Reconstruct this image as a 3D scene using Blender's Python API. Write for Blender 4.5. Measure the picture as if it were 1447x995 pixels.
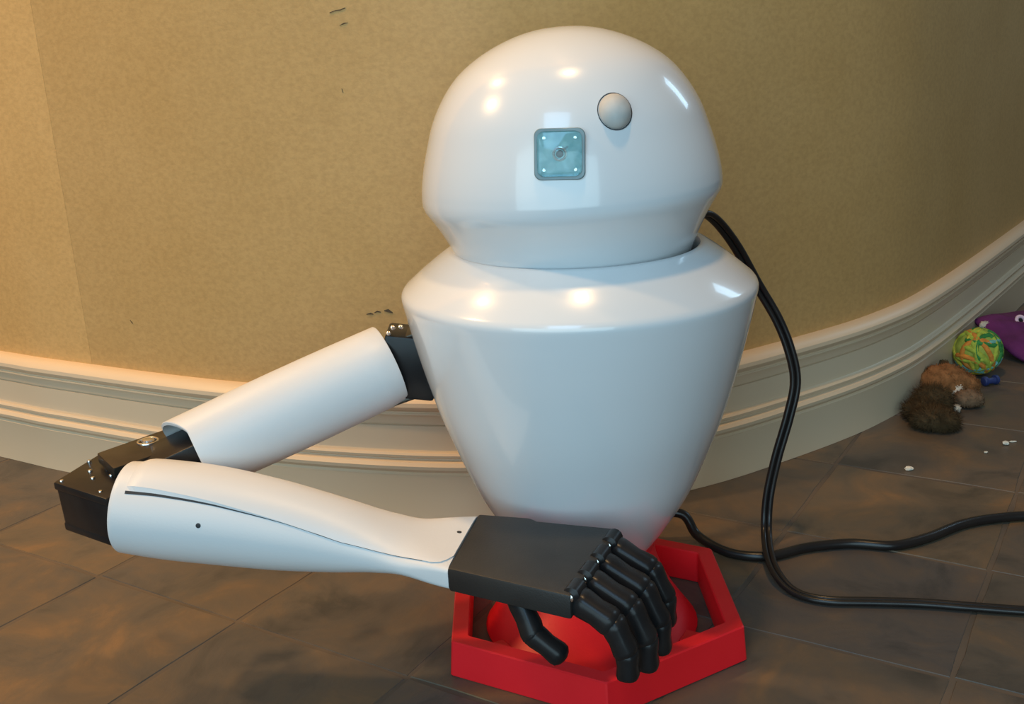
import bpy, bmesh, math, random
from mathutils import Vector as V, Matrix
from mathutils.bvhtree import BVHTree

random.seed(7)
for o in list(bpy.data.objects):
    bpy.data.objects.remove(o)
scn = bpy.context.scene
COL = scn.collection
R = math.radians

# ------------------------------------------------------------------ camera
F_PX, CAM_H, PITCH, ROLL = 1500.0, 0.58, R(16.5), R(3.0)
IW, IH = 1447, 995
CAM = V((0, 0, CAM_H))
FW = V((0, math.cos(PITCH), -math.sin(PITCH)))
_r0 = V((1, 0, 0)); _u0 = _r0.cross(FW)
RT = _r0 * math.cos(ROLL) - _u0 * math.sin(ROLL)
UP = _r0 * math.sin(ROLL) + _u0 * math.cos(ROLL)
cd = bpy.data.cameras.new('camera'); cam = bpy.data.objects.new('camera', cd); COL.objects.link(cam)
cd.sensor_fit = 'HORIZONTAL'; cd.sensor_width = 36; cd.lens = F_PX / IW * 36; cd.clip_start = .02
m3 = Matrix((RT, UP, -FW)).transposed()
cam.matrix_world = Matrix.Translation(CAM) @ m3.to_4x4()
scn.camera = cam

# ------------------------------------------------------------------ light
vs = scn.view_settings
vs.view_transform = 'Standard'; vs.look = 'None'; vs.gamma = 1; vs.use_curve_mapping = False
vs.exposure = 0.0
w = bpy.data.worlds.new('room_bounce'); scn.world = w; w.use_nodes = True
w.node_tree.nodes['Background'].inputs[0].default_value = (.45, .46, .46, 1)
w.node_tree.nodes['Background'].inputs[1].default_value = .24

def area(name, loc, target, size, energy, color, size_y=None, shape='DISK', spread=180):
    l = bpy.data.lights.new(name, 'AREA'); l.shape = 'RECTANGLE' if size_y else shape
    l.size = size
    if size_y: l.size_y = size_y
    l.energy = energy; l.color = color; l.spread = R(spread)
    o = bpy.data.objects.new(name, l); COL.objects.link(o); o.location = loc
    o.rotation_euler = (V(target) - V(loc)).to_track_quat('-Z', 'Y').to_euler()
    return o
WARM = (1, .61, .27)
area('ceiling_lamp', (.10, .84, 2.4), (.10, .84, 0), .15, 16, WARM)
area('ceiling_lamp', (-1.32, 1.50, 2.3), (-1.25, 1.35, 0), .15, 17, WARM)
area('ceiling_lamp', (-1.95, .95, 2.3), (-1.7, 1.0, 0), .15, 40, WARM)
area('window_daylight', (-.42, -.95, 2.05), (0, 1.0, .30), .8, 15, (.34, .66, 1), 1.0)
area('window_daylight', (-.9, -2.6, 1.22), (-.2, 1.0, .6), 4.4, 96, (.56, .86, 1), 2.3)
area('window_daylight', (2.7, 2.6, 1.9), (.1, 1.0, .4), .35, 7, (.50, .78, 1), .9)

# ------------------------------------------------------------------ helpers
def ray(x, y):
    return FW + RT * ((x - IW / 2) / F_PX) - UP * ((y - IH / 2) / F_PX)
def onz(x, y, z=0):
    d = ray(x, y); return CAM + d * ((z - CAM_H) / d.z)
def atY(x, y, Y):
    d = ray(x, y); return CAM + d * (Y / d.y)

def mat(name, col, rough=.5, metal=0, coat=0, spec=.5, noise=None, bump=None, trans=0, ior=1.45, emis=None):
    """noise = (scale, detail, [(pos,rgb),...]); bump = (scale, strength)"""
    m = bpy.data.materials.new(name); m.use_nodes = True
    nt = m.node_tree; b = nt.nodes['Principled BSDF']
    b.inputs['Base Color'].default_value = (*col, 1)
    b.inputs['Roughness'].default_value = rough; b.inputs['Metallic'].default_value = metal
    b.inputs['Coat Weight'].default_value = coat; b.inputs['Coat Roughness'].default_value = .06
    b.inputs['Specular IOR Level'].default_value = spec
    b.inputs['Transmission Weight'].default_value = trans; b.inputs['IOR'].default_value = ior
    tc = nt.nodes.new('ShaderNodeTexCoord')
    if noise:
        n = nt.nodes.new('ShaderNodeTexNoise'); n.inputs['Scale'].default_value = noise[0]; n.inputs['Detail'].default_value = noise[1]
        nt.links.new(tc.outputs['Object'], n.inputs['Vector'])
        r = nt.nodes.new('ShaderNodeValToRGB'); cr = r.color_ramp
        while len(cr.elements) < len(noise[2]): cr.elements.new(.5)
        for e, (p, c) in zip(cr.elements, noise[2]): e.position = p; e.color = (*c, 1)
        nt.links.new(n.outputs['Fac'], r.inputs[0]); nt.links.new(r.outputs[0], b.inputs['Base Color'])
    if bump:
        n2 = nt.nodes.new('ShaderNodeTexNoise'); n2.inputs['Scale'].default_value = bump[0]; n2.inputs['Detail'].default_value = 4
        nt.links.new(tc.outputs['Object'], n2.inputs['Vector'])
        bp = nt.nodes.new('ShaderNodeBump'); bp.inputs['Strength'].default_value = bump[1]; bp.inputs['Distance'].default_value = .002
        nt.links.new(n2.outputs['Fac'], bp.inputs['Height']); nt.links.new(bp.outputs[0], b.inputs['Normal'])
    return m

def link(name, bm, material, parent=None, smooth=35):
    me = bpy.data.meshes.new(name)
    bmesh.ops.recalc_face_normals(bm, faces=bm.faces)
    bm.to_mesh(me); bm.free()
    me.materials.append(material)
    if smooth:
        me.shade_smooth(); me.set_sharp_from_angle(angle=R(smooth))
    o = bpy.data.objects.new(name, me); COL.objects.link(o)
    if parent: o.parent = parent
    return o
def tag(o, label=None, cat=None, group=None, kind=None):
    for k, v in (('label', label), ('category', cat), ('group', group), ('kind', kind)):
        if v: o[k] = v
    return o
def empty(name, loc):
    o = bpy.data.objects.new(name, None); COL.objects.link(o); o.location = loc; o.empty_display_size = .02
    return o
def under(child, parent):
    """parent, keeping the world place (all parents here are unrotated empties or meshes at the origin)"""
    child.parent = parent
    child.matrix_parent_inverse = Matrix.Translation(-parent.location) if parent.type == 'EMPTY' else Matrix()
    return child

def loft(rings, cap0=True, cap1=True, closed=True, bm=None):
    bm = bm or bmesh.new()
    vr = [[bm.verts.new(p) for p in r] for r in rings]
    n = len(rings[0])
    for a, b in zip(vr, vr[1:]):
        for i in range(n if closed else n - 1):
            j = (i + 1) % n
            bm.faces.new((a[i], a[j], b[j], b[i]))
    if closed and cap0: bm.faces.new(vr[0])
    if closed and cap1: bm.faces.new(vr[-1])
    return bm
def lathe(prof, c, seg=96, rot=None, bm=None):
    """prof: [(r,z)], axis Z through c (x,y)"""
    rings = []
    for r, z in prof:
        rings.append([V((c[0] + max(r, 1e-5) * math.cos(2 * math.pi * i / seg), c[1] + max(r, 1e-5) * math.sin(2 * math.pi * i / seg), z)) for i in range(seg)])
    if rot is not None:
        piv, M = rot
        rings = [[piv + M @ (p - piv) for p in r] for r in rings]
    return loft(rings, bm=bm)
def spline(pts, n):
    """Catmull-Rom through tuples/Vectors -> n points evenly in parameter"""
    P = [V(p) for p in pts]; P = [2 * P[0] - P[1]] + P + [2 * P[-1] - P[-2]]
    segs = len(P) - 3; out = []
    for k in range(n):
        t = k / (n - 1) * segs; i = min(int(t), segs - 1); f = t - i
        a, b, c, d = P[i:i + 4]
        out.append(.5 * (2 * b + (c - a) * f + (2 * a - 5 * b + 4 * c - d) * f * f + (3 * b - a - 3 * c + d) * f ** 3))
    return out
def frames(path):
    T = [(path[min(i + 1, len(path) - 1)] - path[max(i - 1, 0)]).normalized() for i in range(len(path))]
    ref = V((0, 0, 1)) if abs(T[0].z) < .9 else V((1, 0, 0))
    n = (ref - T[0] * ref.dot(T[0])).normalized(); out = []
    for t in T:
        n = (n - t * n.dot(t)).normalized(); out.append((t, n, t.cross(n)))
    return out
def tube(path, rad, seg=12, bm=None, offset=(0, 0), round_end=True):
    fr = frames(path); rings = []
    N = len(path)
    for i, (p, (t, n, b)) in enumerate(zip(path, fr)):
        r = rad(i / (N - 1)) if callable(rad) else rad
        c = p + n * offset[0] + b * offset[1]
        ring = [c + (n * math.cos(2 * math.pi * k / seg) + b * math.sin(2 * math.pi * k / seg)) * r for k in range(seg)]
        if i == 0 and round_end:
            for q in (.35, .75): rings.append([c - t * r * .6 * (1 - q) + (v - c) * q for v in ring])
        rings.append(ring)
        if i == N - 1 and round_end:
            for q in (.75, .35): rings.append([c + t * r * .6 * (1 - q) + (v - c) * q for v in ring])
    return loft(rings, bm=bm)
def box(c, ax, ay, az, sx, sy, sz, bevel=0, bm=None):
    """oriented box; ax, ay, az unit axes, full sizes"""
    b = bmesh.new()
    bmesh.ops.create_cube(b, size=1)
    ax, ay, az = V(ax), V(ay), V(az)
    if bevel:
        bmesh.ops.scale(b, vec=(sx, sy, sz), verts=b.verts)
        bmesh.ops.bevel(b, geom=list(b.edges), offset=bevel, segments=2, affect='EDGES', profile=.5)
        for v in b.verts: v.co = V(c) + ax * v.co.x + ay * v.co.y + az * v.co.z
    else:
        for v in b.verts: v.co = V(c) + ax * v.co.x * sx + ay * v.co.y * sy + az * v.co.z * sz
    if bm is None: return b
    me = bpy.data.meshes.new('tmp'); b.to_mesh(me); b.free(); bm.from_mesh(me); bpy.data.meshes.remove(me)
    return bm
def hexa(top, bot, bevel=.002):
    """prism between two matching polygons"""
    bm = loft([top, bot])
    bmesh.ops.recalc_face_normals(bm, faces=bm.faces)
    if bevel: bmesh.ops.bevel(bm, geom=list(bm.edges), offset=bevel, segments=2, affect='EDGES', profile=.5)
    return bm
def stud(p, n, r, h, bm=None, seg=14):
    """round bolt head"""
    n = n.normalized(); a = n.orthogonal().normalized(); b = n.cross(a)
    rings = [[p + n * z + (a * math.cos(2 * math.pi * k / seg) + b * math.sin(2 * math.pi * k / seg)) * rr for k in range(seg)]
             for rr, z in ((r, -h), (r, h * .3), (r * .8, h * .8), (r * .35, h))]
    return loft(rings, bm=bm)

# ------------------------------------------------------------------ materials
def wall_material(name='wall_paper', k=1.0):
    m = mat(name, (.4, .32, .2), rough=.55, spec=.35)
    nt = m.node_tree; b = nt.nodes['Principled BSDF']; L = nt.links
    tc = nt.nodes.new('ShaderNodeTexCoord')
    def nz(scale, detail, stretch=(1, 1, 1), rough=.5):
        mp = nt.nodes.new('ShaderNodeMapping'); mp.inputs['Scale'].default_value = stretch
        n = nt.nodes.new('ShaderNodeTexNoise'); n.inputs['Scale'].default_value = scale; n.inputs['Detail'].default_value = detail
        n.inputs['Roughness'].default_value = rough
        L.new(tc.outputs['Object'], mp.inputs[0]); L.new(mp.outputs[0], n.inputs['Vector']); return n.outputs['Fac']
    r1 = nt.nodes.new('ShaderNodeValToRGB')
    for e, (p, c) in zip(r1.color_ramp.elements, ((.30, (.53 * k, .310 * k, .110 * k)), (.70, (.58 * k, .350 * k, .135 * k)))):
        e.position = p; e.color = (*c, 1)
    L.new(nz(5, 5, rough=.6), r1.inputs[0])
    r2 = nt.nodes.new('ShaderNodeValToRGB')
    for e, (p, c) in zip(r2.color_ramp.elements, ((.33, (.90, .89, .88)), (.62, (1.03, 1.03, 1.03)))):
        e.position = p; e.color = (*c, 1)
    L.new(nz(130, 4, (1, 1, 1.35), .6), r2.inputs[0])
    mx = nt.nodes.new('ShaderNodeMix'); mx.data_type = 'RGBA'; mx.blend_type = 'MULTIPLY'; mx.inputs[0].default_value = 1
    L.new(r1.outputs[0], mx.inputs[6]); L.new(r2.outputs[0], mx.inputs[7]); L.new(mx.outputs[2], b.inputs['Base Color'])
    bp = nt.nodes.new('ShaderNodeBump'); bp.inputs['Strength'].default_value = .16; bp.inputs['Distance'].default_value = .002
    L.new(nz(170, 5, (1, 1, 1.3), .6), bp.inputs['Height']); L.new(bp.outputs[0], b.inputs['Normal'])
    return m
def tile_material():
    m = mat('slate_tile', (.2, .15, .1), rough=.42, spec=.45)
    nt = m.node_tree; b = nt.nodes['Principled BSDF']; L = nt.links
    tc = nt.nodes.new('ShaderNodeTexCoord'); oi = nt.nodes.new('ShaderNodeObjectInfo')
    n = nt.nodes.new('ShaderNodeTexNoise'); n.noise_dimensions = '4D'
    n.inputs['Scale'].default_value = 9; n.inputs['Detail'].default_value = 9; n.inputs['Roughness'].default_value = .62; n.inputs['Distortion'].default_value = .8
    mul = nt.nodes.new('ShaderNodeMath'); mul.operation = 'MULTIPLY'; mul.inputs[1].default_value = 37
    L.new(oi.outputs['Random'], mul.inputs[0]); L.new(mul.outputs[0], n.inputs['W']); L.new(tc.outputs['Object'], n.inputs['Vector'])
    # each slab has its own mean colour; veins on top
    base = nt.nodes.new('ShaderNodeValToRGB'); base.color_ramp.interpolation = 'LINEAR'
    cols = [(0, (.135, .100, .068)), (.3, (.108, .090, .073)), (.55, (.142, .106, .070)), (.8, (.104, .087, .076)), (1, (.128, .098, .068))]
    while len(base.color_ramp.elements) < len(cols): base.color_ramp.elements.new(.5)
    for e, (p, c) in zip(base.color_ramp.elements, cols): e.position = p; e.color = (*c, 1)
    L.new(oi.outputs['Random'], base.inputs[0])
    vr = nt.nodes.new('ShaderNodeValToRGB')
    cols = [(.32, (.50, .55, .60)), (.45, (.86, .88, .90)), (.56, (1.12, 1.0, .86)), (.68, (1.65, 1.25, .84))]
    while len(vr.color_ramp.elements) < len(cols): vr.color_ramp.elements.new(.5)
    for e, (p, c) in zip(vr.color_ramp.elements, cols): e.position = p; e.color = (*c, 1)
    L.new(n.outputs['Fac'], vr.inputs[0])
    mx = nt.nodes.new('ShaderNodeMix'); mx.data_type = 'RGBA'; mx.blend_type = 'MULTIPLY'; mx.inputs[0].default_value = 1
    L.new(base.outputs[0], mx.inputs[6]); L.new(vr.outputs[0], mx.inputs[7]); L.new(mx.outputs[2], b.inputs['Base Color'])
    bp = nt.nodes.new('ShaderNodeBump'); bp.inputs['Strength'].default_value = .5; bp.inputs['Distance'].default_value = .004
    L.new(n.outputs['Fac'], bp.inputs['Height']); L.new(bp.outputs[0], b.inputs['Normal'])
    return m
M_WALL = wall_material(); M_WALL2 = wall_material('wall_paper_lighter_strip', 1.13); M_TILE = tile_material()
M_GROUT = mat('grout', (.17, .13, .085), .7, noise=(9, 5, [(.3, (.09, .07, .052)), (.7, (.135, .10, .07))]))
M_TRIM = mat('trim_paint', (.66, .58, .45), .4, noise=(3, 3, [(.3, (.67, .510, .335)), (.7, (.71, .545, .37))]))
M_WHITE = mat('white_gloss_shell', (.78, .78, .79), .22, coat=.6, noise=(2, 2, [(.3, (.69, .705, .715)), (.7, (.72, .735, .745))]))
M_ARM = mat('white_satin_print', (.80, .80, .80), .42, noise=(2, 2, [(.3, (.655, .66, .66)), (.7, (.685, .69, .69))]), bump=(500, .05))
M_BLACK = mat('black_plastic', (.012, .012, .013), .30, spec=.3, noise=(40, 3, [(.3, (.010, .010, .011)), (.7, (.018, .017, .017))]))
M_PALM = mat('black_matte_print', (.035, .035, .034), .45, noise=(18, 4, [(.3, (.015, .015, .015)), (.7, (.028, .027, .025))]), bump=(700, .12))
M_CORD = mat('black_cord_rubber', (.014, .012, .011), .3, noise=(30, 2, [(.3, (.012, .010, .010)), (.7, (.018, .015, .013))]))
M_STEEL = mat('bright_steel', (.75, .73, .70), .25, metal=1, noise=(80, 2, [(.3, (.7, .68, .65)), (.7, (.8, .78, .75))]))
M_BRACKET = mat('black_anodised_metal', (.05, .042, .034), .32, metal=.6, noise=(50, 3, [(.3, (.045, .038, .03)), (.7, (.07, .058, .045))]))
M_RED = mat('red_print', (.72, .012, .018), .45, noise=(12, 2, [(.3, (.84, .010, .016)), (.7, (.90, .014, .022))]), bump=(600, .06))
M_DARK = mat('painted_gap_shade', (.02, .024, .028), .6, noise=(20, 2, [(.3, (.018, .02, .024)), (.7, (.025, .03, .034))]))  # dark colour painted in for the shade of open gaps and holes
M_BOARD = mat('teal_board', (.10, .33, .36), .35, noise=(140, 3, [(.35, (.13, .33, .36)), (.7, (.30, .52, .54))]))
M_CLEAR = mat('clear_acrylic', (.80, .95, .97), .05, trans=1, ior=1.46, noise=(5, 1, [(.3, (.78, .94, .96)), (.7, (.84, .97, .98))]))
M_RIM = mat('smoky_rim', (.16, .24, .26), .2, noise=(30, 2, [(.3, (.13, .20, .22)), (.7, (.20, .28, .30))]))
M_SENSOR = mat('frosted_grey_dome', (.5, .49, .46), .6, noise=(90, 2, [(.3, (.47, .46, .43)), (.7, (.53, .52, .49))]))

# ------------------------------------------------------------------ setting: curved wall, baseboard, slate floor
FOOT = [(-3.2, 2.93), (-2.2, 2.35), (-1.35, 1.86), (-.798, 1.537), (-.656, 1.454), (-.36, 1.302), (-.085, 1.219), (.07, 1.228), (.228, 1.280),
        (.358, 1.351), (.538, 1.478), (.704, 1.655), (1.075, 2.135), (1.6, 2.83), (2.3, 3.75)]
path = spline([(x, y, 0) for x, y in FOOT], 220)
NRM = []
for i, p in enumerate(path):
    t = (path[min(i + 1, 219)] - path[max(i - 1, 0)]).normalized()
    NRM.append(V((t.y, -t.x, 0)))        # towards the room
FOOT_OFF = .018                            # the lower board stands proud of the wall by this much
def wall_sheet(i0, i1, off, name, m=M_WALL):
    bm = bmesh.new()
    zs = [-.01 + 2.45 * k / 6 for k in range(7)]
    front = [[path[i] - NRM[i] * (FOOT_OFF - off) + V((0, 0, z)) for z in zs] for i in range(i0, i1 + 1)]
    back = [[path[i] - NRM[i] * (FOOT_OFF + .09) + V((0, 0, z)) for z in zs] for i in range(i0, i1 + 1)]
    rings = [f + b[::-1] for f, b in zip(front, back)]
    loft(rings, bm=bm)
    return tag(link(name, bm, m, smooth=50), kind='structure')
# the paper seam sits where the photo shows it, on the wall's left run
seam_p = atY(118, 470, 1.42)
SEAM = min(range(220), key=lambda i: abs(proj - 118) if (proj := IW / 2 + F_PX * ((path[i] - NRM[i] * FOOT_OFF + V((0, 0, .2)) - CAM).dot(RT)) / ((path[i] + V((0, 0, .2)) - CAM).dot(FW))) else 9e9)
wall_back = wall_sheet(SEAM, 219, 0, 'wall_back')
wall_left = wall_sheet(0, SEAM, .0003, 'wall_left', M_WALL2)
tag(wall_back, 'tan mottled curved wall bulging behind the robot'); tag(wall_left, 'warmer tan strip of wall beyond the vertical seam')

BH = .168
PROF = [(1.0, 0.001), (1.0, .006), (.992, .012), (.972, .0185), (.945, .022), (.915, .0225), (.888, .020), (.872, .0165), (.862, .0165), (.858, .0185), (.848, .0185),
        (.843, .016), (.80, .0135), (.768, .0125), (.764, .009), (.752, .009), (.748, .0115), (.56, .0115), (.553, .013), (.548, .0165), (.532, .0185), (.512, .0175), (.498, .014), (.490, .0145),
        (.478, .0195), (.452, .0225), (.425, .0215), (.402, .018), (.390, .0155), (.382, .0165), (.374, .0185), (.366, .018), (0, .018)]
def baseboard(name, i0, i1, label):
    rings = []
    for i in range(i0, i1 + 1):
        q = path[i] - NRM[i] * FOOT_OFF
        rings.append([q + NRM[i] * o + V((0, 0, z * BH)) for z, o in PROF] + [q - NRM[i] * .004, q - NRM[i] * .004 + V((0, 0, BH))])
    return tag(link(name, loft(rings), M_TRIM, smooth=28), label, kind='structure')
baseboard('baseboard_back', 0, 219, 'tall cream baseboard with two rounded beads following the curved wall')

# scuffs in the wall paper
wall_bvh = BVHTree.FromPolygons([v.co.copy() for v in wall_back.data.vertices], [list(p.vertices) for p in wall_back.data.polygons])
def hit(bvh, x, y):
    d = ray(x, y).normalized(); h = bvh.ray_cast(CAM, d); return h[0], h[1]
M_SCUFF = mat('scuffed_paper', (.05, .035, .02), .8, noise=(200, 3, [(.3, (.03, .022, .012)), (.7, (.09, .065, .035))]))
def scuff(pts, wdt):
    P = [hit(wall_bvh, *p) for p in pts]
    bm = bmesh.new()
    rng = random.Random(int(pts[0][0]))
    top, bot = [], []
    for k, (p, n) in enumerate(P):
        s = UP * (wdt * (.35 + rng.random()) * (.3 if k in (0, len(P) - 1) else 1))
        top.append(p + s + n * .0006); bot.append(p - s + n * .0006)
    ring = top + bot[::-1]
    loft([[v - p_n * .0012 for v in ring] for p_n in (P[0][1],)] + [ring], bm=bm)
    return under(link('scuff', bm, M_SCUFF, smooth=0), wall_back)
scuff([(466, 18), (474, 15), (481, 14), (488, 11)], .0012)
scuff([(480, 36), (486, 33), (492, 32)], .0006)
scuff([(518, 444), (524, 443), (528, 444)], .0009)
scuff([(529, 442), (533, 440), (538, 441)], .0016)
scuff([(543, 439), (549, 439), (555, 442)], .0016)
scuff([(184, 452), (186, 455), (188, 457)], .0010)
scuff([(483, 125), (484, 128), (485, 131)], .0010)

# floor: grout bed with slate slabs laid at an angle
bm = bmesh.new()
loft([[V((-2.6, -1.2, -.03)), V((3.4, -1.2, -.03)), V((3.4, 4.2, -.03)), V((-2.6, 4.2, -.03))],
      [V((-2.6, -1.2, -.0010)), V((3.4, -1.2, -.0010)), V((3.4, 4.2, -.0010)), V((-2.6, 4.2, -.0010))]], bm=bm)
floor = tag(link('floor', bm, M_GROUT, smooth=0), 'brown and grey slate tiled floor laid on the diagonal', kind='structure')
TS, JOINT, TA = .225, .0026, R(-32)
tu, tv = V((math.cos(TA), math.sin(TA), 0)), V((-math.sin(TA), math.cos(TA), 0))
O0 = onz(1181, 656)
def tile_mesh(seed):
    rng = random.Random(seed); b = bmesh.new()
    h = (TS - JOINT) / 2; N = 5
    def edge(a):   # slightly uneven cleft edge
        return h - rng.random() * .0022
    outer = []
    for k in range(4):
        for q in range(N):
            f = -1 + 2 * q / N; e = edge(0)
            outer.append([(f * h, -e), (e, f * h), (-f * h, e), (-e, -f * h)][k])
    r0 = [V((x, y, -.006)) for x, y in outer]
    r1 = [V((x, y, -.0012)) for x, y in outer]
    r2 = [V((x * .992, y * .992, 0)) for x, y in outer]
    loft([r0, r1, r2], cap0=False, bm=b)
    me = bpy.data.meshes.new('tile'); bmesh.ops.recalc_face_normals(b, faces=b.faces); b.to_mesh(me); b.free(); me.materials.append(M_TILE)
    return me
TM = [tile_mesh(s) for s in range(6)]
import_random = random.Random(11)
def inside_room(p):
    # in front of the baseboard line (allow the slab to run a little under it)
    best = min(range(220), key=lambda i: (path[i] - p).length_squared)
    return (p - path[best]).dot(NRM[best]) > -.1
for i in range(-14, 14):
    for j in range(-14, 12):
        c = O0 + tu * ((i + .5) * TS) - tv * ((j + .5) * TS)
        if not (-2.0 < c.x < 2.4 and .35 < c.y < 3.2): continue
        v = c - CAM; zc = v.dot(FW)
        if zc < .3: continue
        px = IW / 2 + F_PX * v.dot(RT) / zc; py = IH / 2 - F_PX * v.dot(UP) / zc
        if not (-420 < px < IW + 420 and py < IH + 420) or not inside_room(c): continue
        t = bpy.data.objects.new('tile', import_random.choice(TM)); COL.objects.link(t)
        t.location = c + V((0, 0, -.0004 * import_random.random())); t.rotation_euler = (0, 0, TA + math.pi / 2 * import_random.randrange(4))
        under(t, floor)

# ------------------------------------------------------------------ the robot
CX, CY = .067, 1.0
robot = empty('robot', (CX, CY, 0))
tag(robot, 'white egg-bodied petting robot with one jointed arm on a red stand', 'robot')

# torso: tapered egg with sloping shoulders and a neck well
tp = [(.0, .060), (.040, .060), (.056, .066), (.070, .082), (.085, .1035), (.1079, .1425), (.1283, .1928), (.1424, .2323), (.1554, .2794), (.1640, .316), (.1685, .338)]
tp = [(p.x, p.y) for p in spline([(a, b, 0) for a, b in tp], 60)]
tp += [(.1700, .3450), (.1702, .3485), (.1692, .3515), (.1665, .3550), (.150, .3690), (.135, .3805), (.124, .3880), (.120, .3896), (.1165, .3885), (.1145, .385), (.1135, .372), (.113, .345), (0, .345)]
torso = under(link('torso', lathe(tp, (CX, CY), 128), M_WHITE, smooth=40), robot)

# head: bulbous dome over a tapered jaw, tipped a little to its side
hp = [(0, .350), (.085, .350), (.098, .356), (.1070, .372), (.1126, .386), (.1200, .402), (.1270, .4155), (.1345, .4275), (.1385, .4335), (.1402, .4390), (.1402, .4450)]
dome = [(.1402, .4450), (.1390, .4560), (.1357, .4720), (.1300, .4920), (.1225, .5135), (.1110, .5340), (.0970, .5510), (.0800, .5640), (.0610, .5742), (.0400, .5820), (.0200, .5862), (0, .5875)]
hp = hp + [(p.x, p.y) for p in spline([(a, b, 0) for a, b in dome], 50)][1:]
ROTH = (V((CX, CY, .40)), Matrix.Rotation(R(-2.2), 3, 'Y'))
HX = CX - .002
head = under(link('head', lathe(hp, (HX, CY), 128, rot=ROTH), M_WHITE, smooth=30), robot)
hb = BVHTree.FromPolygons([v.co.copy() for v in head.data.vertices], [list(p.vertices) for p in head.data.polygons])

def frame_on_head(x, y):
    p, n = hit(hb, x, y)
    if n.dot(CAM - p) < 0: n = -n
    u = RT - n * RT.dot(n); u.normalize(); v = n.cross(u)
    if v.dot(UP) < 0: v = -v
    return p, n, u, v
def rrect(p, u, v, n, sx, sy, off, rad=.006, seg=5):
    out = []
    for qx, qy, a0 in ((1, 1, 0), (-1, 1, 90), (-1, -1, 180), (1, -1, 270)):
        for k in range(seg + 1):
            a = R(a0 + 90 * k / seg)
            out.append(p + u * (qx * (sx / 2 - rad) + rad * math.cos(a)) + v * (qy * (sy / 2 - rad) + rad * math.sin(a)) + n * off)
    return out
p, n, u, v = frame_on_head(791, 218)
n = (n + V((0, 0, -.10))).normalized(); u = (u - n * u.dot(n)).normalized(); v = n.cross(u); v = v if v.z > 0 else -v
S = .0415
rim = link('camera_rim', loft([rrect(p, u, v, n, S, S, -.004), rrect(p, u, v, n, S, S, .0022), rrect(p, u, v, n, S - .001, S - .001, .0030), rrect(p, u, v, n, S - .005, S - .005, .0030),
                               rrect(p, u, v, n, S - .005, S - .005, .0008)]), M_RIM)
under(rim, head); tag(rim, 'smoky grey rim around the square camera window')
board = link('camera_board', loft([rrect(p, u, v, n, S - .005, S - .005, .0009), rrect(p, u, v, n, S - .005, S - .005, .0014)]), M_BOARD); under(board, head); tag(board, 'teal circuit board of the camera')
bm = bmesh.new()
def ringtube(c, n, u, v, r, t, bm, z):
    seg = 28; k = 8
    rings = []
    for i in range(seg + 1):
        a = 2 * math.pi * i / seg; d = u * math.cos(a) + v * math.sin(a)
        rings.append([c + d * (r + t * math.cos(2 * math.pi * j / k)) + n * (z + t * math.sin(2 * math.pi * j / k)) for j in range(k)])
    loft(rings, False, False, bm=bm)
ringtube(p, n, u, v, .0050, .0011, bm, .0020)
lens = link('camera_lens_ring', bm, M_STEEL); under(lens, head)
under(link('camera_lens', stud(p + n * .0014, n, .0030, .0010), M_BLACK), head)
bm = box(p + u * .0045 + v * .0042 + n * .0019, (u + v * .6).normalized(), n.cross((u + v * .6).normalized()), n, .005, .0016, .0010)
under(link('camera_ribbon', bm, M_RIM, smooth=0), head)
for sx, sy in ((-1, 1), (1, 1), (-1, -1), (1, -1)):
    under(link('camera_screw', stud(p + u * (sx * .0125) + v * (sy * .0125) + n * .0016, n, .0016, .0008), M_STEEL), head)
glass = link('camera_cover', loft([rrect(p, u, v, n, S - .0052, S - .0052, .0034), rrect(p, u, v, n, S - .0052, S - .0052, .0046), rrect(p, u, v, n, S - .0075, S - .0075, .0054)]), M_CLEAR); under(glass, head)
tag(glass, 'clear rounded square cover of the camera')
p, n, u, v = frame_on_head(869, 157)
nn = (n + V((-.15, 0, .05))).normalized()
rings = []
for k in range(13):
    a = R(-8 + 98 * k / 12)
    rr, zz = .0145 * math.cos(a), .0125 * math.sin(a)
    rings.append([p + (u * math.cos(2 * math.pi * i / 36) * .96 + v * math.sin(2 * math.pi * i / 36) * 1.06) * max(rr, 1e-5) + n * (zz - .002) for i in range(36)])
sd = link('sensor_dome', loft(rings), M_SENSOR); under(sd, head); tag(sd, 'grey frosted round motion sensor dome')
bm = bmesh.new(); ringtube(p, n, u, v * 1.1, .0146, .0004, bm, -.0005)
under(link('sensor_gap', bm, M_DARK), head)

# shoulder joint
sp = V((-.099, .995, .281))
zup = V((.16, 0, 1)).normalized(); xx = V((1, 0, -.16)).normalized(); yy = V((0, 1, 0))
shoulder = under(link('shoulder_servo', box(sp, xx, yy, zup, .052, .050, .062, .003), M_BLACK), robot)
br = box(sp + zup * .0345 + xx * .004, V((1, 0, .33)).normalized(), yy, V((-.33, 0, 1)).normalized(), .055, .044, .0035, .001)
under(link('shoulder_bracket', br, M_BRACKET), shoulder)
br = box(sp - zup * .0330, V((1, 0, .30)).normalized(), yy, V((-.30, 0, 1)).normalized(), .052, .044, .0035, .001)
under(link('shoulder_bracket', br, M_BRACKET), shoulder)
for q in ((555, 463), (566, 462), (549, 471)):
    pp = atY(q[0], q[1], .972)
    under(link('screw', stud(pp, V((-.2, -.6, .8)), .0022, .0018), M_STEEL), shoulder)

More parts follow.
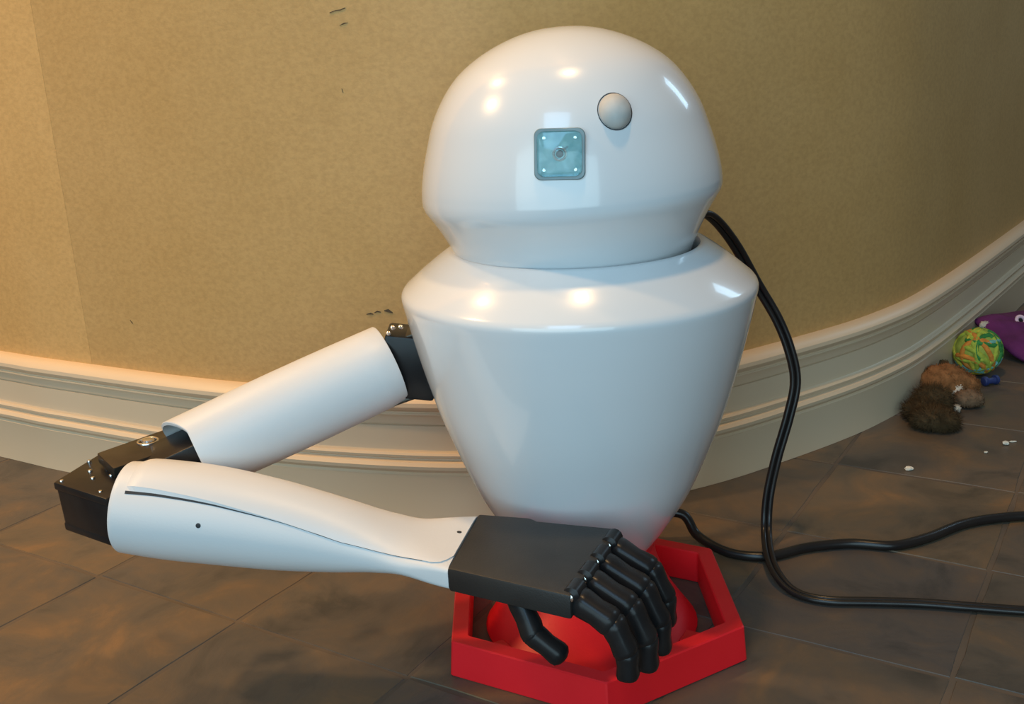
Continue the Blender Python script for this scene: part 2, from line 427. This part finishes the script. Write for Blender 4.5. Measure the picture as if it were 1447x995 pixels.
# upper arm: white tube shell, open at the elbow
A = atY(551, 514, .995); B = atY(280, 639, .925)
ax = (B - A).normalized(); n1 = (V((0, 0, 1)) - ax * ax.z).normalized(); n2 = ax.cross(n1)
def circ(c, r, seg=72): return [c + (n1 * math.cos(2 * math.pi * k / seg) + n2 * math.sin(2 * math.pi * k / seg)) * r for k in range(seg)]
Ra, Rb, th = .0398, .0386, .0036
rings = [circ(A + ax * .012, Ra - th), circ(A, Ra - th), circ(A - ax * .0, Ra - .0008), circ(A + ax * .0012, Ra)]
rings += [circ(A.lerp(B, t), Ra + (Rb - Ra) * t + .0012 * math.sin(math.pi * t)) for t in (.1, .25, .4, .55, .7, .85)]
back = V((.1, .75, .62)).normalized()
def cut(ring, c):      # the shell runs on further along its upper back edge
    return [q + ax * (.026 * max(0, (q - c).normalized().dot(back)) ** 1.2) for q in ring]
rings += [cut(circ(B - ax * .001, Rb), B), cut(circ(B, Rb - .0008), B), cut(circ(B, Rb - th), B), circ(A.lerp(B, .5), Rb - th), circ(A + ax * .012, Ra - th)]
upper = under(link('upper_arm', loft(rings, False, False), M_ARM), robot)
tag(upper, 'white tube shell of the upper arm')
# black core carrying the elbow fork, enlarged to paint in the tube's inner shade
core = box(B + ax * .006 - n1 * .006, ax, n2, n1, .105, .054, .048, .002)
under(link('elbow_core', core, M_BLACK), robot)

# elbow: bracket plate along the upper arm, servo block below it
ZT = .232
pl = [onz(x, y, ZT) for x, y in ((137, 640), (243, 603), (285, 620), (160, 662))]
bracket = under(link('elbow_bracket', hexa(pl, [q - V((0, 0, .010)) for q in pl], .0012), M_BRACKET), robot)
pb = onz(209, 624, ZT)
under(link('bolt', stud(pb, V((0, 0, 1)), .0062, .0030), M_STEEL), bracket)
bm = bmesh.new(); ringtube(pb, V((0, 0, 1)), V((1, 0, 0)), V((0, 1, 0)), .0092, .0012, bm, .0002)
under(link('washer', bm, M_STEEL), bracket)
ZS = .2195
sv = [onz(x, y, ZS) for x, y in ((77, 682), (140, 643), (224, 664), (150, 705))]
svb = [q + (sum(sv, V()) / 4 - q) * .05 - V((0, 0, .047)) for q in sv]
servo = under(link('elbow_servo', hexa(sv, svb, .003), M_BLACK), robot)
capq = [q + (sum(sv, V()) / 4 - q) * -.03 for q in sv]
under(link('servo_cap', hexa([q + V((0, 0, .0005)) for q in capq], [q - V((0, 0, .007)) for q in capq], .0018), M_BLACK), servo)
capq = [q + (sum(svb, V()) / 4 - q) * -.02 for q in svb]
under(link('servo_foot', hexa([q + V((0, 0, .008)) for q in capq], capq, .0018), M_BLACK), servo)
for q in ((126, 652), (127, 666), (151, 661), (157, 672), (131, 676)):
    under(link('screw', stud(onz(*q, ZS + .0006), V((0, 0, 1)), .0021, .0016), M_STEEL), servo)
for q in ((87, 680), (142, 695)):
    under(link('screw', stud(onz(*q, ZS + .0004), V((0, 0, 1)), .0020, .0014), M_STEEL), servo)  # bright studs added in place of highlights along the servo's edge
d0 = (sv[2] - sv[3]).normalized()
fc = (sv[2] + sv[3]) / 2 - V((0, 0, .030)) + d0 * -.012
fk = box(fc + V((.016, .006, .004)), V((1, -.12, -.14)).normalized(), V((.12, 1, 0)).normalized(), V((.14, 0, 1)).normalized(), .050, .044, .052, .003)
under(link('forearm_core', fk, M_BLACK), robot)

# palm first (the forearm ends on its edge)
ZP = .165
pt = [onz(x, y, ZP) for x, y in ((675, 728), (632, 803), (806, 842), (876, 747))]
wrist_c = (pt[0] + pt[1]) / 2; wrist_u = (pt[0] - pt[1])

# forearm: round at the elbow, flattened at the wrist
SEC = [  # px centre, Y, half width a, half height b, exponent
    ((180, 716), .872, .0405, .0405, 2.0), ((240, 722), .868, .0425, .0425, 2.0), ((310, 730), .864, .0425, .0420, 2.0), ((400, 744), .858, .0395, .0380, 2.0),
    ((480, 757), .852, .0365, .0300, 2.1), ((545, 767), .846, .0370, .0200, 2.3), ((595, 774), .840, .0420, .0135, 2.8)]
cs = [atY(c[0], c[1], Y) for c, Y, *_ in SEC] + [wrist_c - V((0, 0, .011))]
par = [(a, b, e) for _, _, a, b, e in SEC] + [(wrist_u.length / 2, .0110, 7.0)]
NS = 64
Cc = spline(cs, NS); Pp = spline(par, NS)
axis0 = (cs[4] - cs[0]).normalized(); u_end = wrist_u.normalized()
def sgp(x, e): return math.copysign(abs(x) ** e, x)
def section(k, ang, off=0.0):
    """ang: 0 = front (towards the room), 90 = top, 180 = back"""
    c = Cc[k]; a, b, e = Pp[k]
    t = (Cc[min(k + 1, NS - 1)] - Cc[max(k - 1, 0)]).normalized()
    f = max(0, (k / (NS - 1) - .72) / .28); f = f * f * (3 - 2 * f)
    uu = V((t.y, -t.x, 0)).normalized() * -1          # to the back
    uu = (uu * (1 - f) + u_end * f).normalized()
    vv = V((0, 0, 1)) if f > .99 else (V((0, 0, 1)) - t * t.z * (1 - f)).normalized()
    ca, sa = -math.cos(R(ang)), math.sin(R(ang))
    return c + uu * ((a + off) * sgp(ca, 2 / e)) + vv * ((b + off) * sgp(sa, 2 / e))
rings = []
inner = [section(0, 360 * i / 72, -.003) for i in range(72)]
dx = (Cc[1] - Cc[0]).normalized()
rings.append([q + dx * .02 for q in inner]); rings.append(inner)
rings.append([section(0, 360 * i / 72, -.0008) for i in range(72)])
for k in range(NS):
    rings.append([section(k, 360 * i / 72) + (dx * .0012 if k == 0 else V()) for i in range(72)])
forearm = under(link('forearm', loft(rings), M_ARM, smooth=40), robot)
tag(forearm, 'white forearm shell tapering to a flat wrist')
def alpha(k):
    s = k / (NS - 1)
    pts = [(0, 46), (.14, 45), (.3, 41), (.45, 34), (.6, 24), (.72, 25), (.85, 33), (.94, 40), (.97, 52), (1.0, 80)]
    for (s0, a0), (s1, a1) in zip(pts, pts[1:]):
        if s <= s1: return a0 + (a1 - a0) * (s - s0) / (s1 - s0)
    return pts[-1][1]
# raised cover panel on top
def lip_w(k): return max(.5, 5.2 * (1 - max(0, k - 4) / 28))
def lip_h(k): return .0012 + .0018 * max(0, 1 - max(0, k - 4) / 26)
k0 = 3; rings = []
for k in range(k0, NS):
    a0 = alpha(k); a1 = 172
    a0 += lip_w(k)
    angs = [a0 + (a1 - a0) * i / 30 for i in range(31)]
    outer = [section(k, a, lip_h(k) * min(1, (k - k0 + .5) / 2)) for a in angs]
    innr = [section(k, a, -.001) for a in angs]
    rings.append(outer + innr[::-1])
cover = under(link('forearm_cover', loft(rings), M_ARM, smooth=40), forearm)
# dark strip painted as slot shade under the cover edge, closing towards the wrist
rings = []
kA, kB = 3, 58
for k in range(kA, kB):
    f = (k - kA) / (kB - kA); wd = max(.35, 3.6 * (1 - f * 1.9)) if f < .55 else .45
    a0 = alpha(k)
    rings.append([section(k, a0 + .3, .0006), section(k, a0 - wd, .0004), section(k, a0 - wd, -.001), section(k, a0 + .3, -.001)])
under(link('forearm_slot_shade', loft(rings), M_DARK, smooth=0), forearm)
# light lip above the slot
rings = []
for k in range(kA, 34):
    a0 = alpha(k); wd = lip_w(k)
    rings.append([section(k, a0 + wd + .3, lip_h(k) * min(1, (k - kA + .5) / 2)), section(k, a0 + .1, .0007), section(k, a0 + .1, -.0005), section(k, a0 + wd + .3, -.0005)])
under(link('forearm_lip', loft(rings), M_ARM, smooth=0), forearm)
fb = BVHTree.FromPolygons([v.co.copy() for v in forearm.data.vertices], [list(p.vertices) for p in forearm.data.polygons])
cb = BVHTree.FromPolygons([v.co.copy() for v in cover.data.vertices], [list(p.vertices) for p in cover.data.polygons])
for bv, q in ((fb, (280, 743)), (cb, (649, 752))):
    hp_, hn = hit(bv, *q)
    if hn.dot(CAM - hp_) < 0: hn = -hn
    under(link('screw_hole', stud(hp_, hn, .0022, .0004), M_DARK), forearm)

# hand
side = [q - V((0, 0, .0215)) for q in pt]
ptl = [pt[0], pt[1], pt[1].lerp(pt[2], .55) , pt[2], pt[2].lerp(pt[3], .5), pt[3], pt[0].lerp(pt[3], .45), pt[0].lerp(pt[3], .38) + (pt[0] - pt[1]).normalized() * .004, pt[0] + (pt[0] - pt[1]).normalized() * .004 + (pt[3] - pt[0]) * .02]
ptl = [pt[1], pt[2], pt[3], pt[0].lerp(pt[3], .43), pt[0].lerp(pt[3], .37) + (pt[0] - pt[1]).normalized() * .005, pt[0] + (pt[0] - pt[1]).normalized() * .003]
palm = under(link('palm', hexa(ptl, [q - V((0, 0, .0215)) for q in ptl], .0022), M_PALM), robot)
tag(palm, 'black flat palm of the hand')
fdir = ((pt[2] + pt[3]) / 2 - wrist_c); fdir.z = 0; fdir.normalize()
edge = (pt[2] - pt[3])                       # from the back finger to the front finger
fdn = (fdir + V((0, -.10, 0))).normalized()
def fchain(root, dirs, lens, wid):
    """finger as a lofted chain of slightly waisted rounded segments"""
    pts = [root]; 
    for d, l in zip(dirs, lens): pts.append(pts[-1] + d.normalized() * l)
    across = edge.normalized(); bm = bmesh.new()
    for i, (a, b) in enumerate(zip(pts, pts[1:])):
        t = (b - a).normalized(); nn = t.cross(across).normalized()
        l = (b - a).length; w0 = wid * (1 - .08 * i); rings = []
        for s, k in ((-.22, .35), (-.16, .75), (-.04, .98), (.12, 1.0), (.5, .9), (.86, 1.0), (1.0, .93), (1.1, .62), (1.15, .25)):
            c = a + t * l * s; rr = w0 / 2 * k
            rings.append([c + across * sgp(math.cos(2 * math.pi * j / 16), .75) * rr + nn * sgp(math.sin(2 * math.pi * j / 16), .75) * rr * .92 for j in range(16)])
        loft(rings, bm=bm)
    return bm
dz = V((0, 0, 1))
for i, f in enumerate((.13, .38, .63, .88)):
    root = pt[3] + edge * f - dz * .012 + fdir * .002
    L = (.036, .030, .024)
    sc = (.94, 1.04, 1.0, .86)[i]
    spread = (.5 - f) * .10
    dd = (fdn - edge.normalized() * spread)
    bm = fchain(root, [dd * .92 - dz * .42, dd * .45 - dz * .9, dd * .02 - dz], [l * sc for l in L], .0235)
    under(link('finger', bm, M_BLACK, smooth=60), palm)
    # hinge barrel on the palm edge
    kp = root - fdir * .004 + dz * .008
    bm = tube([kp - edge.normalized() * .0085, kp, kp + edge.normalized() * .0085], .0072, 14)
    under(link('knuckle', bm, M_BLACK), palm)
    under(link('hinge_pin', tube([kp + edge.normalized() * .0075, kp + edge.normalized() * .0125], .0034, 12), M_STEEL if i != 3 else M_STEEL), palm)
root = pt[1].lerp(pt[2], .55) - dz * .02 + (pt[0] - pt[1]).normalized() * .014
bm = fchain(root, [fdir * .5 - edge.normalized() * -.35 - dz * .7, fdir * .9 - dz * .6], [.032, .028], .021)
under(link('thumb', bm, M_BLACK, smooth=60), palm)

# red printed stand: hexagonal rim, flared socket under the torso, spokes
BX, BY, BR = .067, .965, .160
def hexv(r, z, rot=30): return [V((BX + r * math.cos(R(rot + 60 * k)), BY + r * math.sin(R(rot + 60 * k)), z)) for k in range(6)]
bm = bmesh.new()
o0, o1, i1, i0 = hexv(BR * 1.02, 0), hexv(BR, .036), hexv(BR - .019, .036), hexv(BR - .019, 0)
loft([o0, o1, i1, i0, o0], False, False, bm=bm)
bmesh.ops.remove_doubles(bm, verts=bm.verts, dist=1e-5)
bmesh.ops.bevel(bm, geom=list(bm.edges), offset=.0012, segments=1, affect='EDGES')
stand = under(link('stand_rim', bm, M_RED, smooth=0), robot); tag(stand, 'bright red hexagonal rim of the stand')
pr = [(.045, 0), (.106, 0), (.108, .004), (.101, .012), (.088, .028), (.078, .044), (.072, .060), (.070, .074), (.064, .074), (.060, .060), (.045, .058)]
bm = bmesh.new()
rings = []
for r, z in pr:
    cy = BY + (CY - BY) * min(1, z / .06)
    rings.append([V((CX + r * math.cos(R(30 + 360 * k / 48)), cy + r * .92 * math.sin(R(30 + 360 * k / 48)), z)) for k in range(48)])
loft(rings, bm=bm)
under(link('stand_socket', bm, M_RED), robot)
for k in range(3):
    a = R(90 + 120 * k); d = V((math.cos(a), math.sin(a), 0))
    c = V((BX, BY, .006)) + d * .125
    under(link('stand_spoke', box(c, d, V((-d.y, d.x, 0)), dz, .052, .020, .012, .001), M_RED, smooth=0), stand)

# ------------------------------------------------------------------ cords
# twin cord hanging from behind the neck, then lying on the floor
RC = .0033
hang = [atY(975, 318, 1.075), atY(992, 302, 1.085), atY(1012, 312, 1.10), atY(1040, 348, 1.12), atY(1070, 402, 1.135), atY(1098, 450, 1.135), atY(1116, 495, 1.13), atY(1124, 540, 1.125),
        atY(1114, 590, 1.12), atY(1098, 645, 1.115), atY(1086, 700, 1.11), atY(1083, 745, 1.10)]
lie = [onz(x, y, z) for x, y, z in ((1086, 780, .018), (1097, 810, .012), (1122, 836, .0050), (1165, 848, .0045), (1230, 850, .0045), (1300, 852, .0045), (1380, 858, .0045), (1470, 864, .0045), (1580, 866, .0045))]
cp = spline(hang + lie, 170)
bm = bmesh.new()
acc = bmesh.new()
# the two leads twist slowly about each other
def twin(path, r, turn):
    fr = frames(path); b = bmesh.new(); N = len(path)
    for s in (-1, 1):
        pp = []
        for i, (p, (t, n, q)) in enumerate(zip(path, fr)):
            f = min(1, max(0, (i / (N - 1) - .45) / .22)); f = f * f * (3 - 2 * f)
            hz = V((-t.y, t.x, 0)); hz = hz.normalized() if hz.length > .05 else RT.copy()
            wv = RT * (1 - f) + hz * f; wv = wv - t * wv.dot(t)      # level while it hangs, flat on the floor after
            pp.append(p + wv.normalized() * (s * r * .92))
        pp = spline(pp[::3] + [pp[-1]], N)
        tube(pp, r, 10, bm=b)
    return b
bm.free(); acc.free()
cord1 = link('twin_lead_cord', twin(cp, RC, 0), M_CORD, smooth=60)
tag(cord1, 'black twin cord hanging from behind the robot neck down to the floor', 'cord')
RS = .0056
lie2 = [V((.100, 1.150, .006)), V((.118, 1.150, .020)), V((.140, 1.140, .034))] + [onz(x, y, z) for x, y, z in ((962, 726, .035), (986, 757, .014), (1030, 781, RS), (1085, 786, RS), (1140, 774, RS), (1200, 768, RS), (1262, 771, RS), (1310, 760, RS), (1360, 741, RS), (1410, 732, RS), (1470, 729, RS), (1580, 735, RS))]
cord2 = link('power_cord', tube(spline(lie2, 150), RS, 14), M_CORD, smooth=60)
tag(cord2, 'black single cord snaking over the slate floor from behind the red stand', 'cord')

# ------------------------------------------------------------------ dog toys by the baseboard
# woven ball
BRAD = .0365
bc = onz(1383, 531, 0) ; bc.z = BRAD + .0035
bc = V((bc.x, bc.y + .010, bc.z))
ball = empty('rope_ball', (bc.x, bc.y, 0)); tag(ball, 'green and orange woven rope ball beside the baseboard', 'toy ball')
M_BCORE = mat('lime_yarn', (.30, .38, .05), .8, noise=(60, 3, [(.3, (.20, .30, .04)), (.7, (.42, .46, .08))]), bump=(300, .5))
bm = bmesh.new(); bmesh.ops.create_uvsphere(bm, u_segments=32, v_segments=20, radius=BRAD)
for q in bm.verts: q.co += bc
under(link('ball_core', bm, M_BCORE), ball)
YC = [('lime', (.36, .44, .05)), ('green', (.03, .20, .04)), ('orange', (.62, .22, .03)), ('yellow', (.58, .48, .05)), ('teal', (.16, .42, .36))]
YM = [mat(nm + '_yarn', c, .8, noise=(120, 3, [(.3, tuple(x * .75 for x in c)), (.7, tuple(min(1, x * 1.2) for x in c))]), bump=(400, .4)) for nm, c in YC]
rng = random.Random(5)
for k in range(34):
    nn = V((rng.gauss(0, 1), rng.gauss(0, 1), rng.gauss(0, 1))).normalized()
    a = nn.orthogonal().normalized(); b = nn.cross(a); h = rng.uniform(-.75, .75)
    rr = math.sqrt(1 - h * h); pts = []
    a0 = rng.random() * 6; span = rng.uniform(2.6, 5.2)
    for i in range(24):
        an = a0 + span * i / 23
        pts.append(bc + (nn * h + (a * math.cos(an) + b * math.sin(an)) * rr) * (BRAD - .0012))
    col = YM[1] if (nn * h).x > .28 else YM[(0, 3, 2, 0, 4, 0, 3, 2, 1)[k % 9]]
    under(link('strand', tube(pts, .0046, 8), col, smooth=60), ball)

# plush squirrel lying on its side
sq0 = onz(1330, 585, 0)
sq = empty('plush_squirrel', sq0); tag(sq, 'brown plush squirrel toy with dark bushy tail lying on floor', 'plush toy')
def fur_mat(nm, c): return mat(nm, c, .95, spec=.1, noise=(70, 4, [(.3, tuple(x * .6 for x in c)), (.7, tuple(x * 1.25 for x in c))]), bump=(260, .8))
M_FURO = fur_mat('rust_fur', (.30, .13, .05)); M_FURD = fur_mat('dark_brown_fur', (.10, .062, .03)); M_FURW = fur_mat('cream_fur', (.70, .60, .48)); M_FURT = fur_mat('tan_fur', (.22, .13, .075))
def fuzzy(spheres, n, ln, seed, thick=.0011):
    """blob of merged ellipsoids with short fur spikes"""
    rng = random.Random(seed); bm = bmesh.new()
    for c, r in spheres:
        b = bmesh.new(); bmesh.ops.create_icosphere(b, subdivisions=3, radius=1)
        for q in b.verts:
            q.co = V(c) + V((q.co.x * r[0], q.co.y * r[1], q.co.z * r[2])) * (1 + .06 * math.sin(q.co.x * 9 + q.co.z * 7))
            q.co.z = max(q.co.z, .0008)
        me = bpy.data.meshes.new('t'); b.to_mesh(me); b.free(); bm.from_mesh(me); bpy.data.meshes.remove(me)
    tot = len(spheres)
    for k in range(n):
        c, r = spheres[k % tot]
        d = V((rng.gauss(0, 1), rng.gauss(0, 1), rng.gauss(0, 1))).normalized()
        p = V(c) + V((d.x * r[0], d.y * r[1], d.z * r[2])) * .97
        if p.z < .001: continue
        tip = p + (d + V((rng.gauss(0, .5), rng.gauss(0, .5), rng.gauss(0, .4)))).normalized() * ln * rng.uniform(.5, 1.2)
        tip.z = max(tip.z, .0006)
        a = d.orthogonal().normalized() * thick; b2 = d.cross(a)
        vs_ = [bm.verts.new(p + a), bm.verts.new(p - a * .5 + b2 * .87), bm.verts.new(p - a * .5 - b2 * .87), bm.verts.new(tip)]
        for t3 in ((0, 1, 3), (1, 2, 3), (2, 0, 3)): bm.faces.new([vs_[q] for q in t3])
    return bm
def fpos(x, y, z): return onz(x, y, z)
bodyc = fpos(1335, 540, .026)
under(link('body', fuzzy([(bodyc, (.042, .034, .028)), (fpos(1358, 545, .020), (.028, .024, .020))], 2500, .005, 1, .0007), M_FURO, smooth=180), sq)
hd = fpos(1312, 548, .018)
under(link('leg', fuzzy([(hd, (.022, .018, .017))], 500, .005, 2), M_FURT, smooth=180), sq)
under(link('belly_patch', fuzzy([(fpos(1352, 556, .016), (.010, .010, .016))], 300, .004, 3), M_FURW, smooth=180), sq)
under(link('head', fuzzy([(fpos(1368, 563, .014), (.022, .016, .014)), (fpos(1380, 567, .009), (.010, .008, .007))], 700, .004, 4), M_FURT, smooth=180), sq)
under(link('nose', fuzzy([(fpos(1386, 567, .007), (.004, .004, .004))], 0, .004, 4), M_BLACK, smooth=180), sq)
under(link('ear', fuzzy([(fpos(1330, 513, .036), (.012, .004, .005))], 60, .003, 6), M_FURD, smooth=180), sq)
under(link('paw', fuzzy([(fpos(1352, 577, .006), (.005, .008, .005))], 80, .003, 6), M_FURW, smooth=180), sq)
under(link('white_cuff', fuzzy([(fpos(1306, 541, .026), (.012, .005, .004))], 120, .003, 7), M_FURW, smooth=180), sq)
tl = [(fpos(1318, 566, .022), (.026, .022, .020)), (fpos(1304, 580, .015), (.024, .022, .014)), (fpos(1320, 592, .015), (.030, .022, .014)), (fpos(1332, 596, .012), (.020, .018, .011))]
tail = under(link('tail', fuzzy(tl, 6000, .013, 9, .0006), M_FURD, smooth=180), sq)
tag(tail, 'dark brown bushy tail')

# small blue rubber piece
M_BLUE = mat('blue_rubber', (.02, .035, .13), .45, noise=(40, 2, [(.3, (.016, .028, .11)), (.7, (.028, .045, .16))]))
b0 = onz(1399, 544, 0)
bl = empty('rubber_chew', b0); tag(bl, 'small dark blue rubber chew piece on the floor beside the woven ball', 'dog toy')
d1 = V((.97, .25, 0)).normalized(); e1 = V((-d1.y, d1.x, 0))
under(link('bar', tube([b0 + d1 * s + dz * .007 for s in (-.011, -.004, .004, .011)], lambda t: .0062 - .0012 * math.sin(math.pi * t), 14), M_BLUE), bl)
for s in (-1, 1):
    under(link('end_knob', stud(b0 + d1 * (s * .011) + dz * .0078, d1 * s, .0078, .0034), M_BLUE), bl)

# purple plush, mostly out of frame, with a pale ring eye
M_PURP = mat('purple_plush', (.115, .012, .085), .85, noise=(30, 4, [(.3, (.09, .009, .065)), (.7, (.15, .018, .115))]), bump=(250, .5))
M_PINK = mat('pale_pink_felt', (.72, .50, .58), .8, noise=(60, 2, [(.3, (.68, .46, .54)), (.7, (.78, .56, .64))]))
pc = onz(1506, 494, .0); pc.z = 0
pu = empty('purple_plush_toy', pc); tag(pu, 'flat purple plush toy with a pale ring eye behind the woven ball', 'plush toy')
pa = (onz(1447, 470, .03) - onz(1385, 458, .03)); pa.z = 0; pa.normalize(); pb_ = V((-pa.y, pa.x, 0))
outline = [atY(*q) for q in ((1376, 453, 1.80), (1400, 447, 1.83), (1447, 443, 1.90), (1505, 441, 1.96), (1560, 450, 1.95), (1605, 480, 1.86), (1600, 520, 1.74), (1545, 536, 1.67), (1490, 527, 1.69), (1447, 509, 1.72), (1420, 489, 1.745), (1397, 469, 1.77))]
oc = sum(outline, V()) / len(outline)
pn = (outline[2] - oc).cross(outline[9] - oc).normalized(); pn = pn if pn.z > 0 else -pn
rings = []
outs = spline(outline + [outline[0]], 61)[:-1]
for s, h in ((.05, -.020), (.5, -.019), (.85, -.013), (.96, -.007), (1.0, 0), (.97, .006), (.9, .011), (.72, .016), (.45, .020), (.2, .022), (.03, .0225)):
    ring = []
    for k, q in enumerate(outs):
        v = oc + (q - oc) * s + pn * (h * (1 + .12 * math.sin(k * .8))); v.z = max(v.z, .001); ring.append(v)
    rings.append(ring)
pbody = under(link('body', loft(rings), M_PURP, smooth=70), pu)
pvh = BVHTree.FromPolygons([v.co.copy() for v in pbody.data.vertices], [list(p.vertices) for p in pbody.data.polygons])
ep, en = hit(pvh, 1442, 453)
if en.z < 0: en = -en
eu = (RT - en * RT.dot(en)).normalized(); ev = en.cross(eu)
bm = bmesh.new(); ringtube(ep, en, eu, ev, .0075, .0032, bm, .0005)
under(link('eye_ring', bm, M_PINK), pu)
under(link('eye_pupil', stud(ep, en, .0045, .002), M_BLACK), pu)
wp = onz(1391, 459, .03)
under(link('white_tip', fuzzy([(atY(1391, 460, 1.785), (.009, .006, .008))], 60, .003, 8), M_FURW, smooth=180), pu)

# crumbs
M_CRUMB = mat('pale_crumb', (.75, .68, .55), .8, noise=(300, 2, [(.3, (.68, .60, .48)), (.7, (.82, .76, .64))]))
def crumb(x, y, r, seed, label):
    rng = random.Random(seed); c = onz(x, y, r[2]); bm = bmesh.new()
    bmesh.ops.create_icosphere(bm, subdivisions=2, radius=1)
    for q in bm.verts:
        k = 1 + rng.uniform(-.18, .18)
        q.co = V((c.x + q.co.x * r[0] * k, c.y + q.co.y * r[1] * k, max(.0, c.z + q.co.z * r[2] * k)))
    tag(link('crumb', bm, M_CRUMB, smooth=0), label, 'crumb', 'pale crumbs on the slate floor')
crumb(1284, 662, (.0058, .0042, .0026), 1, 'larger oval pale crumb on the slate floor nearest the black cords')
crumb(1421, 626, (.0048, .0042, .0028), 2, 'pale crumb with a thin sliver beside it on the slate')
crumb(1431, 624, (.0052, .0014, .0012), 3, 'thin pale sliver beside a crumb on the slate')
crumb(1393, 639, (.0028, .0024, .0014), 4, 'tiny faint crumb on slate between two larger pale crumbs')
